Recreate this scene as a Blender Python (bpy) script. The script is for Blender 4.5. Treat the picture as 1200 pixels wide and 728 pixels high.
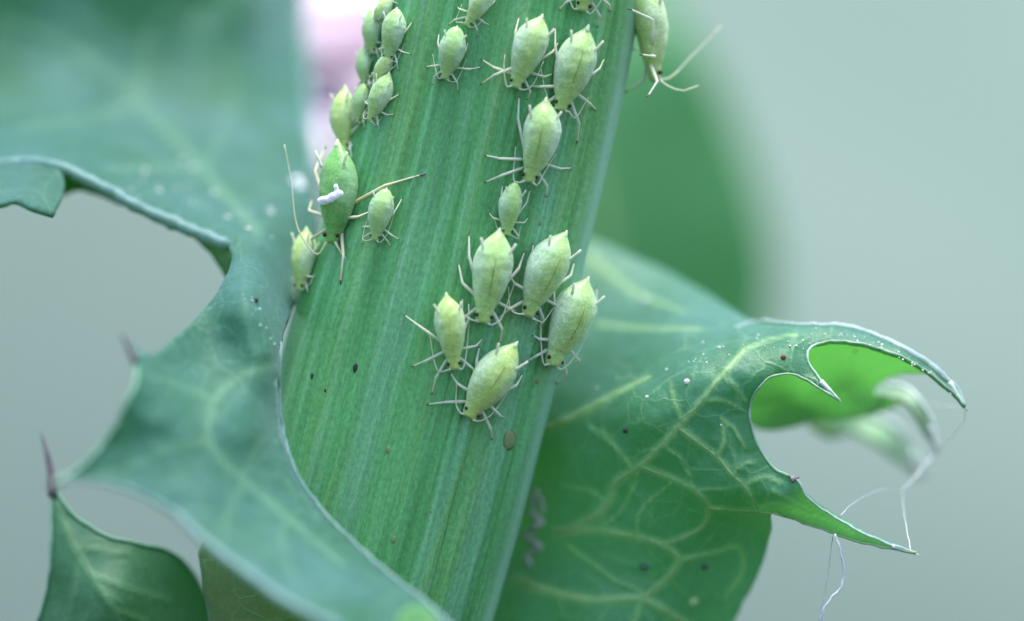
import bpy, math, random
import numpy as np
from mathutils import Vector, Matrix, noise
from mathutils.bvhtree import BVHTree
from mathutils.geometry import delaunay_2d_cdt

random.seed(7)
for o in list(bpy.data.objects):
    bpy.data.objects.remove(o)
SC = bpy.context.scene
COL = SC.collection
R = math.radians

# ------------------------------------------------------------------ camera
# 1 unit is about 2.4 mm of the plant; the macro lens looks level along +Y
D = 40.0
FOCUS = 0.1
cam = bpy.data.cameras.new("camera")
camo = bpy.data.objects.new("camera", cam)
COL.objects.link(camo)
camo.location = (0, -D, 0)
camo.rotation_euler = (R(90), 0, 0)
cam.lens = 120
cam.sensor_width = 36
cam.clip_start = 0.5
cam.clip_end = 3000
cam.dof.use_dof = True
cam.dof.focus_distance = D + FOCUS
cam.dof.aperture_fstop = 0.12 / 2.7       # aperture about 2.7 units wide
SC.camera = camo

# ------------------------------------------------------------------ light
SUN_EL, SUN_AZ = 62.0, 205.0     # azimuth: direction the light comes from
w = bpy.data.worlds.new("World")
SC.world = w
w.use_nodes = True
nt = w.node_tree
nt.nodes.clear()
wo = nt.nodes.new("ShaderNodeOutputWorld")
bg = nt.nodes.new("ShaderNodeBackground")
sky = nt.nodes.new("ShaderNodeTexSky")
sky.sky_type = 'NISHITA'
sky.sun_disc = False
sky.sun_elevation = R(SUN_EL)
sky.air_density = 1.0
sky.dust_density = 1.6
sky.ozone_density = 1.0
bg.inputs["Strength"].default_value = 0.15
nt.links.new(sky.outputs[0], bg.inputs[0])
nt.links.new(bg.outputs[0], wo.inputs[0])

sund = bpy.data.lights.new("sun", 'SUN')
sund.energy = 2.3
sund.angle = R(24)
sund.color = (1.0, 0.97, 0.93)
suno = bpy.data.objects.new("sun", sund)
COL.objects.link(suno)
# light comes from high above, a little right of and in front of the plant
sdir = Vector((0.12, -0.04, 0.98)).normalized()
suno.rotation_euler = sdir.to_track_quat('Z', 'Y').to_euler()
suno.location = sdir * 60
sky.sun_elevation = math.asin(sdir.z)
sky.sun_rotation = math.atan2(sdir.x, sdir.y)

vs = SC.view_settings
vs.view_transform = 'Standard'
vs.look = 'None'
vs.gamma = 1
vs.use_curve_mapping = False
vs.exposure = 1.6
SC.render.resolution_x = 1024
SC.render.resolution_y = 621


# ------------------------------------------------------------------ helpers
def W(px, py, d):
    k = (D + d) / D
    return Vector(((px - 600) / 100 * k, d, (364 - py) / 100 * k))


def link(name, verts, faces, mats, parent=None, smooth=True, fmat=None, uv=None):
    me = bpy.data.meshes.new(name)
    me.from_pydata([tuple(v) for v in verts], [], faces)
    for m in (mats if isinstance(mats, (list, tuple)) else [mats]):
        me.materials.append(m)
    if fmat is not None:
        me.polygons.foreach_set("material_index", fmat)
    if smooth:
        me.polygons.foreach_set("use_smooth", [True] * len(me.polygons))
    if uv is not None:
        l = me.uv_layers.new(name="UVMap")
        for lp in me.loops:
            l.data[lp.index].uv = uv[lp.vertex_index]
    me.update()
    o = bpy.data.objects.new(name, me)
    COL.objects.link(o)
    if parent is not None:
        o.parent = parent
        if parent.type == 'EMPTY' and not parent.get("_local"):
            o.location = -parent.location
    return o


def thing(name, label, cat, loc=(0, 0, 0), group=None):
    o = bpy.data.objects.new(name, None)
    COL.objects.link(o)
    o.location = loc
    o.empty_display_size = 0.2
    o["label"] = label
    o["category"] = cat
    if group:
        o["group"] = group
    return o


class MB:
    def __init__(s):
        s.v, s.f, s.m = [], [], []

    def tube(s, pts, rads, n=8, mat=0, cap=True, flat=None):
        pts = [Vector(p) for p in pts]
        b = len(s.v)
        up = None
        for i, p in enumerate(pts):
            t = (pts[min(i + 1, len(pts) - 1)] - pts[max(i - 1, 0)])
            if t.length < 1e-9:
                t = Vector((0, 0, 1))
            t.normalize()
            if up is None:
                up = Vector((0, 0, 1)) if abs(t.z) < .9 else Vector((1, 0, 0))
            a = t.cross(up)
            if a.length < 1e-6:
                a = t.cross(Vector((1, 0.3, 0)))
            a.normalize()
            c = a.cross(t).normalized()
            up = c
            r = rads[i] if hasattr(rads, '__len__') else rads
            for k in range(n):
                an = 2 * math.pi * k / n
                s.v.append(p + (a * math.cos(an) + c * math.sin(an)) * r)
        mm = mat if hasattr(mat, '__len__') else [mat] * (len(pts) - 1)
        for i in range(len(pts) - 1):
            for k in range(n):
                k2 = (k + 1) % n
                s.f.append((b + i * n + k, b + i * n + k2, b + (i + 1) * n + k2, b + (i + 1) * n + k))
                s.m.append(mm[i])
        if cap:
            s.f.append(tuple(b + k for k in range(n))[::-1]); s.m.append(mm[0])
            e = b + (len(pts) - 1) * n
            s.f.append(tuple(e + k for k in range(n))); s.m.append(mm[-1])

    def ball(s, c, r, n=10, mat=0, sc=(1, 1, 1)):
        b = len(s.v)
        c = Vector(c)
        rings = n // 2
        s.v.append(c + Vector((0, 0, r * sc[2])))
        for i in range(1, rings):
            th = math.pi * i / rings
            for k in range(n):
                a = 2 * math.pi * k / n
                s.v.append(c + Vector((r * sc[0] * math.sin(th) * math.cos(a), r * sc[1] * math.sin(th) * math.sin(a), r * sc[2] * math.cos(th))))
        s.v.append(c - Vector((0, 0, r * sc[2])))
        e = len(s.v) - 1
        for k in range(n):
            k2 = (k + 1) % n
            s.f.append((b, b + 1 + k, b + 1 + k2)); s.m.append(mat)
            for i in range(rings - 2):
                q = b + 1 + i * n
                s.f.append((q + k, q + n + k, q + n + k2, q + k2)); s.m.append(mat)
            q = b + 1 + (rings - 2) * n
            s.f.append((q + k, e, q + k2)); s.m.append(mat)

    def build(s, name, mats, parent=None):
        o = link(name, s.v, s.f, mats, parent, fmat=s.m)
        if hasattr(s, 'attr') and len(s.attr) == len(s.v):
            o.data.attributes.new("vein", 'FLOAT', 'POINT').data.foreach_set("value", s.attr)
        return o


def cr(pts, step=6.0, closed=False):
    """centripetal-ish Catmull-Rom through points, resampled"""
    P = [np.array(p[:], float) for p in pts]
    n = len(P)
    out = []
    segs = n if closed else n - 1
    for i in range(segs):
        if closed:
            p0, p1, p2, p3 = P[(i - 1) % n], P[i], P[(i + 1) % n], P[(i + 2) % n]
        else:
            p1, p2 = P[i], P[i + 1]
            p0 = P[i - 1] if i > 0 else 2 * p1 - p2
            p3 = P[i + 2] if i + 2 < n else 2 * p2 - p1
        L = np.linalg.norm((p2 - p1)[:2])
        m = max(1, int(round(L / step)))
        a = max(np.linalg.norm((p1 - p0)[:2]), 1e-3) ** .5
        b = max(L, 1e-3) ** .5
        c = max(np.linalg.norm((p3 - p2)[:2]), 1e-3) ** .5
        m1 = (p2 - p1) + b * ((p1 - p0) / a - (p2 - p0) / (a + b))
        m2 = (p2 - p1) + b * ((p3 - p2) / c - (p3 - p1) / (b + c))
        for k in range(m):
            t = k / m
            out.append((2 * t**3 - 3 * t**2 + 1) * p1 + (t**3 - 2 * t**2 + t) * m1 + (-2 * t**3 + 3 * t**2) * p2 + (t**3 - t**2) * m2)
    if not closed:
        out.append(P[-1])
    return out


def cr_corners(pts, step):
    """closed outline; points with a third element are sharp corners"""
    idx = [i for i, p in enumerate(pts) if len(p) > 2]
    q = [(p[0], p[1]) for p in pts]
    if not idx:
        return cr(q, step, True)
    out = []
    n = len(q)
    for a, b in zip(idx, idx[1:] + [idx[0] + n]):
        seg = [q[i % n] for i in range(a, b + 1)]
        out += cr(seg, step)[:-1]
    return out


class Surf:
    """smooth depth surface through (px, py, depth) control points"""

    def __init__(s, ctrl, lam=0.002, ripple=0.0, rscale=1.0, seed=0):
        C = np.array(ctrl, float)
        s.xy = C[:, :2] / 100
        n = len(C)
        d = np.linalg.norm(s.xy[:, None] - s.xy[None], axis=2)
        K = s.phi(d) + lam * np.eye(n)
        Pm = np.hstack([np.ones((n, 1)), s.xy])
        A = np.zeros((n + 3, n + 3))
        A[:n, :n] = K; A[:n, n:] = Pm; A[n:, :n] = Pm.T
        s.w = np.linalg.solve(A, np.concatenate([C[:, 2], np.zeros(3)]))
        s.rip, s.rs, s.seed = ripple, rscale, seed

    @staticmethod
    def phi(d):
        return d * d * np.log(d + 1e-9)

    def d(s, px, py):
        x = np.array([px / 100, py / 100])
        r = np.linalg.norm(s.xy - x, axis=1)
        v = float(s.phi(r) @ s.w[:-3] + s.w[-3] + s.w[-2:] @ x)
        if s.rip:
            q = Vector((px / 100 * s.rs, py / 100 * s.rs, s.seed))
            v += s.rip * (noise.noise(q) + .28 * noise.noise(q * 3.4))
        return v

    def pos(s, px, py, off=0.0):
        return W(px, py, s.d(px, py) - off)


def jit(x, y, a=1.3):
    """small natural unevenness of a leaf edge"""
    return (x + a * noise.noise(Vector((x * .07, y * .07, 3.3))) + .6 * a * noise.noise(Vector((x * .2, y * .2, 8.1))),
            y + a * noise.noise(Vector((x * .07, y * .07, 6.6))) + .6 * a * noise.noise(Vector((x * .2, y * .2, 1.1))))


def vein_field(V, veins, k=1.0):
    """0..1 closeness of pixel points to vein lines [(points, r0, r1)]"""
    out = np.zeros(len(V))
    for pts, r0, r1 in veins:
        q = np.array([p[:2] for p in cr(pts, 5)])
        n = len(q)
        for i in range(n - 1):
            a, b = q[i], q[i + 1]
            wpx = (r0 + (r1 - r0) * i / n) * 100 * 1.0 + .8
            ab = b - a
            t = np.clip(((V - a) @ ab) / (ab @ ab + 1e-9), 0, 1)
            dd = np.linalg.norm(V - a - t[:, None] * ab, axis=1)
            out = np.maximum(out, np.exp(-(dd / wpx) ** 2) * (.55 + .45 * min(1, wpx / 4)))
    return out * k


def sheet(mb, outline, surf, step=6, mat=0, veins=None, vk=1.0):
    bd = [Vector(jit(float(p[0]), float(p[1]))) for p in cr_corners(outline, step)]
    n = len(bd)
    B = np.array([(p.x, p.y) for p in bd])
    x0, y0 = B.min(0); x1, y1 = B.max(0)
    pts = list(bd)
    xs1 = B; xs2 = np.roll(B, -1, 0)
    row = 0
    y = y0 + step * .5
    while y < y1:
        x = x0 + (step * .5 if row % 2 else 0)
        while x < x1:
            c = (xs1[:, 1] > y) != (xs2[:, 1] > y)
            with np.errstate(divide='ignore', invalid='ignore'):
                xi = (xs2[:, 0] - xs1[:, 0]) * (y - xs1[:, 1]) / (xs2[:, 1] - xs1[:, 1]) + xs1[:, 0]
            if np.count_nonzero(c & (x < xi)) % 2 == 1:
                if np.min((B[:, 0] - x) ** 2 + (B[:, 1] - y) ** 2) > (step * .62) ** 2:
                    pts.append(Vector((x, y)))
            x += step
        y += step * .866
        row += 1
    vs_, es_, fs_, *_ = delaunay_2d_cdt(pts, [(i, (i + 1) % n) for i in range(n)], [], 1, 1e-4)
    b = len(mb.v)
    vf = vein_field(np.array([(p.x, p.y) for p in vs_]), veins, vk) if veins else np.zeros(len(vs_))
    if not hasattr(mb, 'attr'):
        mb.attr = []
    for p, q in zip(vs_, vf):
        mb.v.append(surf.pos(p.x, p.y, .028 * q))
        mb.attr.append(float(q))
    for f in fs_:
        f = list(f)
        a, c, e = (mb.v[b + f[0]], mb.v[b + f[1]], mb.v[b + f[2]])
        if (c - a).cross(e - a).y > 0:      # face the camera side
            f.reverse()
        mb.f.append(tuple(b + i for i in f)); mb.m.append(mat)


def solidify(o, t):
    m = o.modifiers.new("thickness", 'SOLIDIFY')
    m.thickness = t
    m.offset = -1
    m.material_offset = 1
    m.material_offset_rim = 0
    m.use_even_offset = False


def ribbon(name, surf, pts, r0, r1, mat, parent, off=0.0, n=6, step=7, edge_=False, seed=0):
    """a tapered tube laid on a surface along pixel points (veins, margins)"""
    q = cr(pts, step)
    mb = MB()
    P, Rr = [], []
    for i, p in enumerate(q):
        t = i / max(1, len(q) - 1)
        x, y = jit(p[0], p[1]) if edge_ else (p[0], p[1])
        P.append(surf.pos(x, y, off))
        Rr.append((r0 + (r1 - r0) * t) * (1 + .45 * noise.noise(Vector((i * .4, seed, 2.2)))))
    mb.tube(P, Rr, n)
    return mb.build(name, mat, parent)


# ------------------------------------------------------------------ materials
def mat_base(name):
    m = bpy.data.materials.new(name)
    m.use_nodes = True
    t = m.node_tree
    p = t.nodes["Principled BSDF"]
    return m, t, p


def nd(t, kind, **kw):
    n = t.nodes.new(kind)
    for k, v in kw.items():
        if k in n.inputs:
            n.inputs[k].default_value = v
        else:
            setattr(n, k, v)
    return n


def ramp(t, fac, stops):
    r = t.nodes.new("ShaderNodeValToRGB")
    el = r.color_ramp.elements
    while len(el) < len(stops):
        el.new(0.5)
    for e, (p, c) in zip(el, stops):
        e.position = p
        e.color = (*c, 1) if len(c) == 3 else c
    t.links.new(fac, r.inputs[0])
    return r.outputs[0]


def mixc(t, fac, a, b, mode='MIX'):
    n = t.nodes.new("ShaderNodeMix")
    n.data_type = 'RGBA'
    n.blend_type = mode
    for s, v in ((n.inputs[0], fac), (n.inputs[6], a), (n.inputs[7], b)):
        if hasattr(v, 'is_linked') or hasattr(v, 'links'):
            t.links.new(v, s)
        else:
            s.default_value = v if not isinstance(v, tuple) else (*v, 1)[:4]
    return n.outputs[2]


def leaf_mat(name, base, bloom, trans, transw=.45, rough=.5, bumpy=.22, bloomamt=.7, sheen=.25, spec=.45, vein=(.26, .47, .22), net=.4):
    m, t, p = mat_base(name)
    L = t.links.new
    tc = nd(t, "ShaderNodeTexCoord")
    n1 = nd(t, "ShaderNodeTexNoise", Scale=.8, Detail=8.0, Roughness=.62)
    n2 = nd(t, "ShaderNodeTexNoise", Scale=16.0, Detail=5.0, Roughness=.72)
    n4 = nd(t, "ShaderNodeTexNoise", Scale=70.0, Detail=2.0, Roughness=.6)
    vo2 = nd(t, "ShaderNodeTexVoronoi", Scale=24.0)
    wv = nd(t, "ShaderNodeTexNoise", Scale=1.6, Detail=4.0)
    for n in (n1, n2, n4, vo2, wv):
        L(tc.outputs["Object"], n.inputs["Vector"])
    dist = mixc(t, .45, tc.outputs["Object"], wv.outputs["Color"], 'ADD')
    nets = []
    for sc, wd, am in ((1.7, .035, 1.0), (5.0, .06, .5)):
        vo = nd(t, "ShaderNodeTexVoronoi", Scale=sc)
        vo.feature = 'DISTANCE_TO_EDGE'
        L(dist, vo.inputs["Vector"])
        nets.append(ramp(t, vo.outputs["Distance"], [(0, (net * am,) * 3), (wd, (0, 0, 0))]))
    f1 = ramp(t, n1.outputs["Fac"], [(.34, (0, 0, 0)), (.68, (bloomamt,) * 3)])
    c = mixc(t, f1, base, bloom)
    # venation: fine net of the tissue, main veins from the mesh
    for q in nets:
        c = mixc(t, q, c, tuple(.55 * a + .45 * b for a, b in zip(vein, bloom)))
    at = nd(t, "ShaderNodeAttribute")
    at.attribute_name = "vein"
    c = mixc(t, at.outputs["Fac"], c, vein)
    # fine mottling and waxy grains
    f2 = ramp(t, n2.outputs["Fac"], [(.33, (.74,) * 3), (.68, (1.2,) * 3)])
    c = mixc(t, 1.0, c, f2, 'MULTIPLY')
    f4 = ramp(t, n4.outputs["Fac"], [(.56, (0, 0, 0)), (.74, (.5,) * 3)])
    c = mixc(t, f4, c, tuple(min(1, x * 1.5 + .05) for x in bloom))
    f3 = ramp(t, vo2.outputs["Distance"], [(.0, (.5,) * 3), (.13, (0, 0, 0))])
    c = mixc(t, f3, c, tuple(min(1, x * 1.6 + .06) for x in bloom))
    L(c, p.inputs["Base Color"])
    p.inputs["Roughness"].default_value = rough
    p.inputs["Specular IOR Level"].default_value = spec
    p.inputs["Sheen Weight"].default_value = sheen
    p.inputs["Sheen Roughness"].default_value = .45
    p.inputs["Sheen Tint"].default_value = (.62, .82, 1, 1)
    bp = nd(t, "ShaderNodeBump", Strength=bumpy, Distance=.06)
    hs = nd(t, "ShaderNodeMath", operation='ADD')
    L(n2.outputs["Fac"], hs.inputs[0]); L(nets[0], hs.inputs[1])
    L(hs.outputs[0], bp.inputs["Height"])
    L(bp.outputs[0], p.inputs["Normal"])
    tr = nd(t, "ShaderNodeBsdfTranslucent")
    tr.inputs["Color"].default_value = (*trans, 1)
    ms = nd(t, "ShaderNodeMixShader")
    ms.inputs[0].default_value = transw
    L(p.outputs[0], ms.inputs[1]); L(tr.outputs[0], ms.inputs[2])
    L(ms.outputs[0], t.nodes["Material Output"].inputs[0])
    return m


def plain(name, col, rough=.5, sss=0.0, spec=.5, col2=None, scale=6.0, trans=None, tw=.3, bump=0.0):
    m, t, p = mat_base(name)
    if col2:
        tc = nd(t, "ShaderNodeTexCoord")
        n = nd(t, "ShaderNodeTexNoise", Scale=scale, Detail=4.0)
        t.links.new(tc.outputs["Object"], n.inputs["Vector"])
        c = ramp(t, n.outputs["Fac"], [(.38, col), (.64, col2)])
        t.links.new(c, p.inputs["Base Color"])
        if bump:
            bp = nd(t, "ShaderNodeBump", Strength=bump, Distance=.05)
            t.links.new(n.outputs["Fac"], bp.inputs["Height"])
            t.links.new(bp.outputs[0], p.inputs["Normal"])
    else:
        p.inputs["Base Color"].default_value = (*col, 1)
    p.inputs["Roughness"].default_value = rough
    p.inputs["Specular IOR Level"].default_value = spec
    if sss:
        p.inputs["Subsurface Weight"].default_value = sss
        p.inputs["Subsurface Radius"].default_value = (.12, .14, .05)
        p.inputs["Subsurface Scale"].default_value = 1.0
    if trans:
        tr = nd(t, "ShaderNodeBsdfTranslucent")
        tr.inputs["Color"].default_value = (*trans, 1)
        ms = nd(t, "ShaderNodeMixShader")
        ms.inputs[0].default_value = tw
        t.links.new(p.outputs[0], ms.inputs[1]); t.links.new(tr.outputs[0], ms.inputs[2])
        t.links.new(ms.outputs[0], t.nodes["Material Output"].inputs[0])
    return m


M_TOP = leaf_mat("leaf_upper_side", (.026, .118, .058), (.072, .182, .192), (.19, .50, .13), transw=.36, rough=.6, sheen=.28, spec=.2, vein=(.18, .36, .20))
M_TOPR = leaf_mat("curled_leaf_upper_side", (.030, .150, .058), (.082, .215, .195), (.36, .82, .24), transw=.38, rough=.42, sheen=.3, spec=.5, vein=(.36, .58, .24), bumpy=.3)
M_UND = leaf_mat("leaf_under_side", (.17, .42, .16), (.28, .52, .27), (.50, .86, .44), transw=.62, sheen=0, bloomamt=.5, vein=(.34, .58, .24), net=.3)
M_DARK = leaf_mat("dark_leaf", (.032, .13, .06), (.075, .20, .13), (.18, .48, .10), transw=.34, vein=(.10, .24, .12))
M_OLIVE = leaf_mat("olive_leaf", (.09, .17, .04), (.15, .25, .08), (.35, .5, .08), transw=.4)
M_VEIN = plain("leaf_vein", (.32, .54, .20), .5, col2=(.40, .60, .28), trans=(.5, .75, .25), tw=.3)
M_VEINB = plain("pale_vein", (.10, .27, .16), .5, col2=(.14, .31, .20))
M_TOOTH = leaf_mat("pale_tooth", (.22, .40, .20), (.42, .54, .46), (.6, .85, .4), transw=.4, sheen=.3)
M_ROLL = leaf_mat("rolled_margin", (.10, .23, .20), (.22, .36, .40), (.4, .75, .3), transw=.3, rough=.45, sheen=.5, net=.1)  # paler than the blade: top light on the rims put into the colour
M_RIM = leaf_mat("waxy_rim", (.30, .42, .40), (.55, .62, .64), (.6, .8, .5), transw=.3, rough=.45, sheen=.4, net=.05)
M_EDGE = plain("thin_margin", (.26, .44, .30), .4, col2=(.44, .58, .48), scale=9, trans=(.5, .8, .4), tw=.35)
M_MARG = plain("leaf_margin", (.50, .62, .55), .35, col2=(.68, .74, .72), scale=9, trans=(.7, .85, .6), tw=.3)
M_SPINE = plain("spine", (.70, .68, .64), .35, col2=(.62, .48, .52), scale=5, trans=(.8, .75, .65), tw=.25)
M_SPINED = plain("dark_spine", (.13, .11, .12), .5, col2=(.22, .17, .17), scale=6)
M_SPECK = plain("dark_speck", (.02, .012, .012), .7)
M_SPECKR = plain("red_speck", (.16, .03, .03), .6)
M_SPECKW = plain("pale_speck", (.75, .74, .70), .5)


def stem_mat():
    m, t, p = mat_base("stem_skin")
    L = t.links.new
    uv = nd(t, "ShaderNodeUVMap")
    uv.uv_map = "UVMap"

    def stretched(sx, sy, detail, rough=.6, off=0):
        mp = nd(t, "ShaderNodeMapping")
        mp.inputs["Scale"].default_value = (sx, sy, 1)
        mp.inputs["Location"].default_value = (off, off * .7, 0)
        L(uv.outputs[0], mp.inputs[0])
        n = nd(t, "ShaderNodeTexNoise", Scale=1.0, Detail=detail, Roughness=rough)
        L(mp.outputs[0], n.inputs["Vector"])
        return n.outputs["Fac"]
    broad = stretched(2.1, .10, 2, .5, 3.1)
    lines = stretched(8, .16, 4, .62, 1.7)
    fine = stretched(34, .8, 3, .7, 5.2)
    grain = stretched(30, 14, 3, .7, 2.2)
    c = ramp(t, lines, [(.28, (.050, .220, .064)), (.44, (.074, .290, .088)), (.58, (.104, .340, .124)), (.74, (.20, .45, .24))])
    cb = ramp(t, broad, [(.52, (0, 0, 0)), (.60, (.34,) * 3), (.68, (.1,) * 3)])
    c = mixc(t, cb, c, (.15, .30, .065))
    pale = stretched(3.3, .09, 2, .5, 8.4)
    cp = ramp(t, pale, [(.54, (0, 0, 0)), (.64, (.4,) * 3)])
    c = mixc(t, cp, c, (.16, .37, .23))
    cf = ramp(t, fine, [(.35, (.88,) * 3), (.65, (1.12,) * 3)])
    c = mixc(t, 1.0, c, cf, 'MULTIPLY')
    cg = ramp(t, grain, [(.35, (.82,) * 3), (.66, (1.2,) * 3)])
    c = mixc(t, 1.0, c, cg, 'MULTIPLY')
    # tiny waxy dots
    vo = nd(t, "ShaderNodeTexVoronoi", Scale=1.0)
    mp = nd(t, "ShaderNodeMapping")
    mp.inputs["Scale"].default_value = (26, 15, 1)
    L(uv.outputs[0], mp.inputs[0]); L(mp.outputs[0], vo.inputs["Vector"])
    fd = ramp(t, vo.outputs["Distance"], [(.0, (.5,) * 3), (.17, (0, 0, 0))])
    c = mixc(t, fd, c, (.30, .50, .40))
    # rib along the edge, painted paler and bluish for the light it catches
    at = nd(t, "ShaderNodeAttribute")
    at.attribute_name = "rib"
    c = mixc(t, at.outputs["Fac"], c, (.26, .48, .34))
    L(c, p.inputs["Base Color"])
    p.inputs["Roughness"].default_value = .48
    p.inputs["Specular IOR Level"].default_value = .28
    p.inputs["Sheen Weight"].default_value = .0
    p.inputs["Sheen Tint"].default_value = (.8, .95, 1, 1)
    h = nd(t, "ShaderNodeMath", operation='ADD')
    L(lines, h.inputs[0]); L(fine, h.inputs[1])
    bp = nd(t, "ShaderNodeBump", Strength=.38, Distance=.035)
    L(h.outputs[0], bp.inputs["Height"]); L(bp.outputs[0], p.inputs["Normal"])
    return m


M_STEM = stem_mat()


def aphid_mat(name, mid, side, wax):
    m, t, p = mat_base(name)
    L = t.links.new
    tc = nd(t, "ShaderNodeTexCoord")
    sx = nd(t, "ShaderNodeSeparateXYZ")
    L(tc.outputs["Object"], sx.inputs[0])
    ab = nd(t, "ShaderNodeMath", operation='ABSOLUTE')
    L(sx.outputs[0], ab.inputs[0])
    n = nd(t, "ShaderNodeTexNoise", Scale=7.0, Detail=5.0, Roughness=.65)
    L(tc.outputs["Object"], n.inputs["Vector"])
    n3 = nd(t, "ShaderNodeTexNoise", Scale=42.0, Detail=3.0)
    L(tc.outputs["Object"], n3.inputs["Vector"])
    ad = nd(t, "ShaderNodeMath", operation='MULTIPLY_ADD')
    L(n.outputs["Fac"], ad.inputs[0]); ad.inputs[1].default_value = .22
    L(ab.outputs[0], ad.inputs[2])
    c = ramp(t, ad.outputs[0], [(.09, mid), (.20, side), (.33, wax)])
    cf = ramp(t, n3.outputs["Fac"], [(.35, (.82,) * 3), (.66, (1.14,) * 3)])
    c = mixc(t, 1.0, c, cf, 'MULTIPLY')
    n5 = nd(t, "ShaderNodeTexNoise", Scale=13.0, Detail=3.0)
    L(tc.outputs["Object"], n5.inputs["Vector"])
    cm = ramp(t, n5.outputs["Fac"], [(.40, (.88, .94, .84)), (.62, (1.06, 1.04, 1.04))])
    c = mixc(t, 1.0, c, cm, 'MULTIPLY')
    L(c, p.inputs["Base Color"])
    p.inputs["Roughness"].default_value = .40
    p.inputs["Specular IOR Level"].default_value = .5
    p.inputs["Subsurface Weight"].default_value = .7
    p.inputs["Subsurface Radius"].default_value = (.10, .12, .04)
    p.inputs["Sheen Weight"].default_value = .15
    # segment folds
    hs = nd(t, "ShaderNodeMath", operation='MULTIPLY_ADD')
    L(n.outputs["Fac"], hs.inputs[0]); hs.inputs[1].default_value = 1.6
    hs.inputs[2].default_value = 0
    bp = nd(t, "ShaderNodeBump", Strength=.16, Distance=.03)
    L(hs.outputs[0], bp.inputs["Height"]); L(bp.outputs[0], p.inputs["Normal"])
    return m


M_APH = [aphid_mat("aphid_skin_pale", (.42, .60, .18), (.42, .61, .26), (.56, .71, .50)),
         aphid_mat("aphid_skin_yellow", (.47, .61, .16), (.46, .62, .23), (.56, .70, .46)),
         aphid_mat("aphid_skin_nymph", (.36, .56, .17), (.36, .56, .24), (.47, .64, .42)),
         aphid_mat("aphid_skin_green", (.17, .42, .09), (.16, .40, .10), (.28, .50, .24))]
M_LEG = plain("aphid_leg", (.68, .71, .55), .4, col2=(.80, .80, .70), scale=8, trans=(.8, .85, .65), tw=.4)
M_LEGB = plain("aphid_leg_amber", (.52, .48, .26), .4, sss=.2, col2=(.6, .58, .4), scale=8)
M_TARS = plain("aphid_foot", (.10, .085, .07), .5)
M_EYE = plain("aphid_eye", (.045, .008, .008), .2)
M_LINE = plain("aphid_stripe", (.10, .17, .05), .6, col2=(.22, .33, .10), scale=14)
M_WAX = plain("aphid_cauda", (.56, .68, .38), .45, sss=.2)

# ------------------------------------------------------------------ setting
def hillside():
    n = 72
    v, f = [], []
    ys = [110.0] * (n + 1)
    zs = [-70 + 190 * j / n for j in range(n + 1)]
    for j in range(n + 1):
        for i in range(n + 1):
            x = (i / n * 2 - 1) * 300
            # hill shaped for shade: steep foot and left side darker, easing off uphill
            q = min(1, max(0, (zs[j] + .35 * max(-60, min(60, x)) + 20) / 40))
            sl = 2.0 - 1.5 * q * q * (3 - 2 * q)
            if j:
                ys[i] += (zs[j] - zs[j - 1]) / sl
            v.append((x, ys[i] + 4 * noise.noise(Vector((x * .01, zs[j] * .02, 0))), zs[j]))
    for j in range(n):
        for i in range(n):
            a = j * (n + 1) + i
            f.append((a, a + 1, a + n + 2, a + n + 1))
    m, t, p = mat_base("hazy_meadow")
    tc = nd(t, "ShaderNodeTexCoord")
    nz = nd(t, "ShaderNodeTexNoise", Scale=.018, Detail=3.0)
    t.links.new(tc.outputs["Object"], nz.inputs["Vector"])
    c = ramp(t, nz.outputs["Fac"], [(.3, (.108, .153, .126)), (.7, (.146, .190, .164))])
    t.links.new(c, p.inputs["Base Color"])
    p.inputs["Roughness"].default_value = 1
    p.inputs["Specular IOR Level"].default_value = 0
    o = link("hillside", v, f, m)
    o["kind"] = "structure"
    o["label"] = "pale grey green hillside far out of focus behind the plant"
    return o


hillside()

# ------------------------------------------------------------------ the plant
plant = thing("thistle_plant", "green ridged thistle stem with spiny curled leaves, covered in small aphids", "plant", W(418, 1300, 1.4))


def stem_cx(y):
    if y < 0:
        return 595 - .20 * y
    if y > 800:
        return 595 - .20 * 800 - .00006 * 640000 - .296 * (y - 800)
    return 595 - .20 * y - .00006 * y * y


HW, HD = 1.555, 1.25
rs = random.Random(3)
RIDGE = [(rs.uniform(-1, 1), rs.uniform(.012, .05), rs.uniform(-.010, .022)) for _ in range(46)]


def stem_profile(n):
    """closed cross-section, list of (x, depth from axis (negative to camera), x-param, rib)"""
    out = []
    for i in range(n):
        a = 2 * math.pi * i / n
        ca, sa = math.cos(a), math.sin(a)
        e = 2 / 2.45
        x = math.copysign(abs(ca) ** e, ca)
        y = math.copysign(abs(sa) ** e, sa)
        q = x if y < 0 else (2 - x if x > 0 else -2 - x)
        off = 0
        for (c, wd, am) in RIDGE:
            off += am * math.exp(-((q - c) / wd) ** 2)
        off += .03 * math.sin(q * 9 + .6) * .6
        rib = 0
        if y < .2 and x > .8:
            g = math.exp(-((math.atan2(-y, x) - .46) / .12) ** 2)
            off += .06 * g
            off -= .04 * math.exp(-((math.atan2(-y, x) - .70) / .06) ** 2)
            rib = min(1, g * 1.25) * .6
        nx, ny = ca, sa
        out.append((x * HW + nx * off, y * HD + ny * off, q, rib))
    return out


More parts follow.
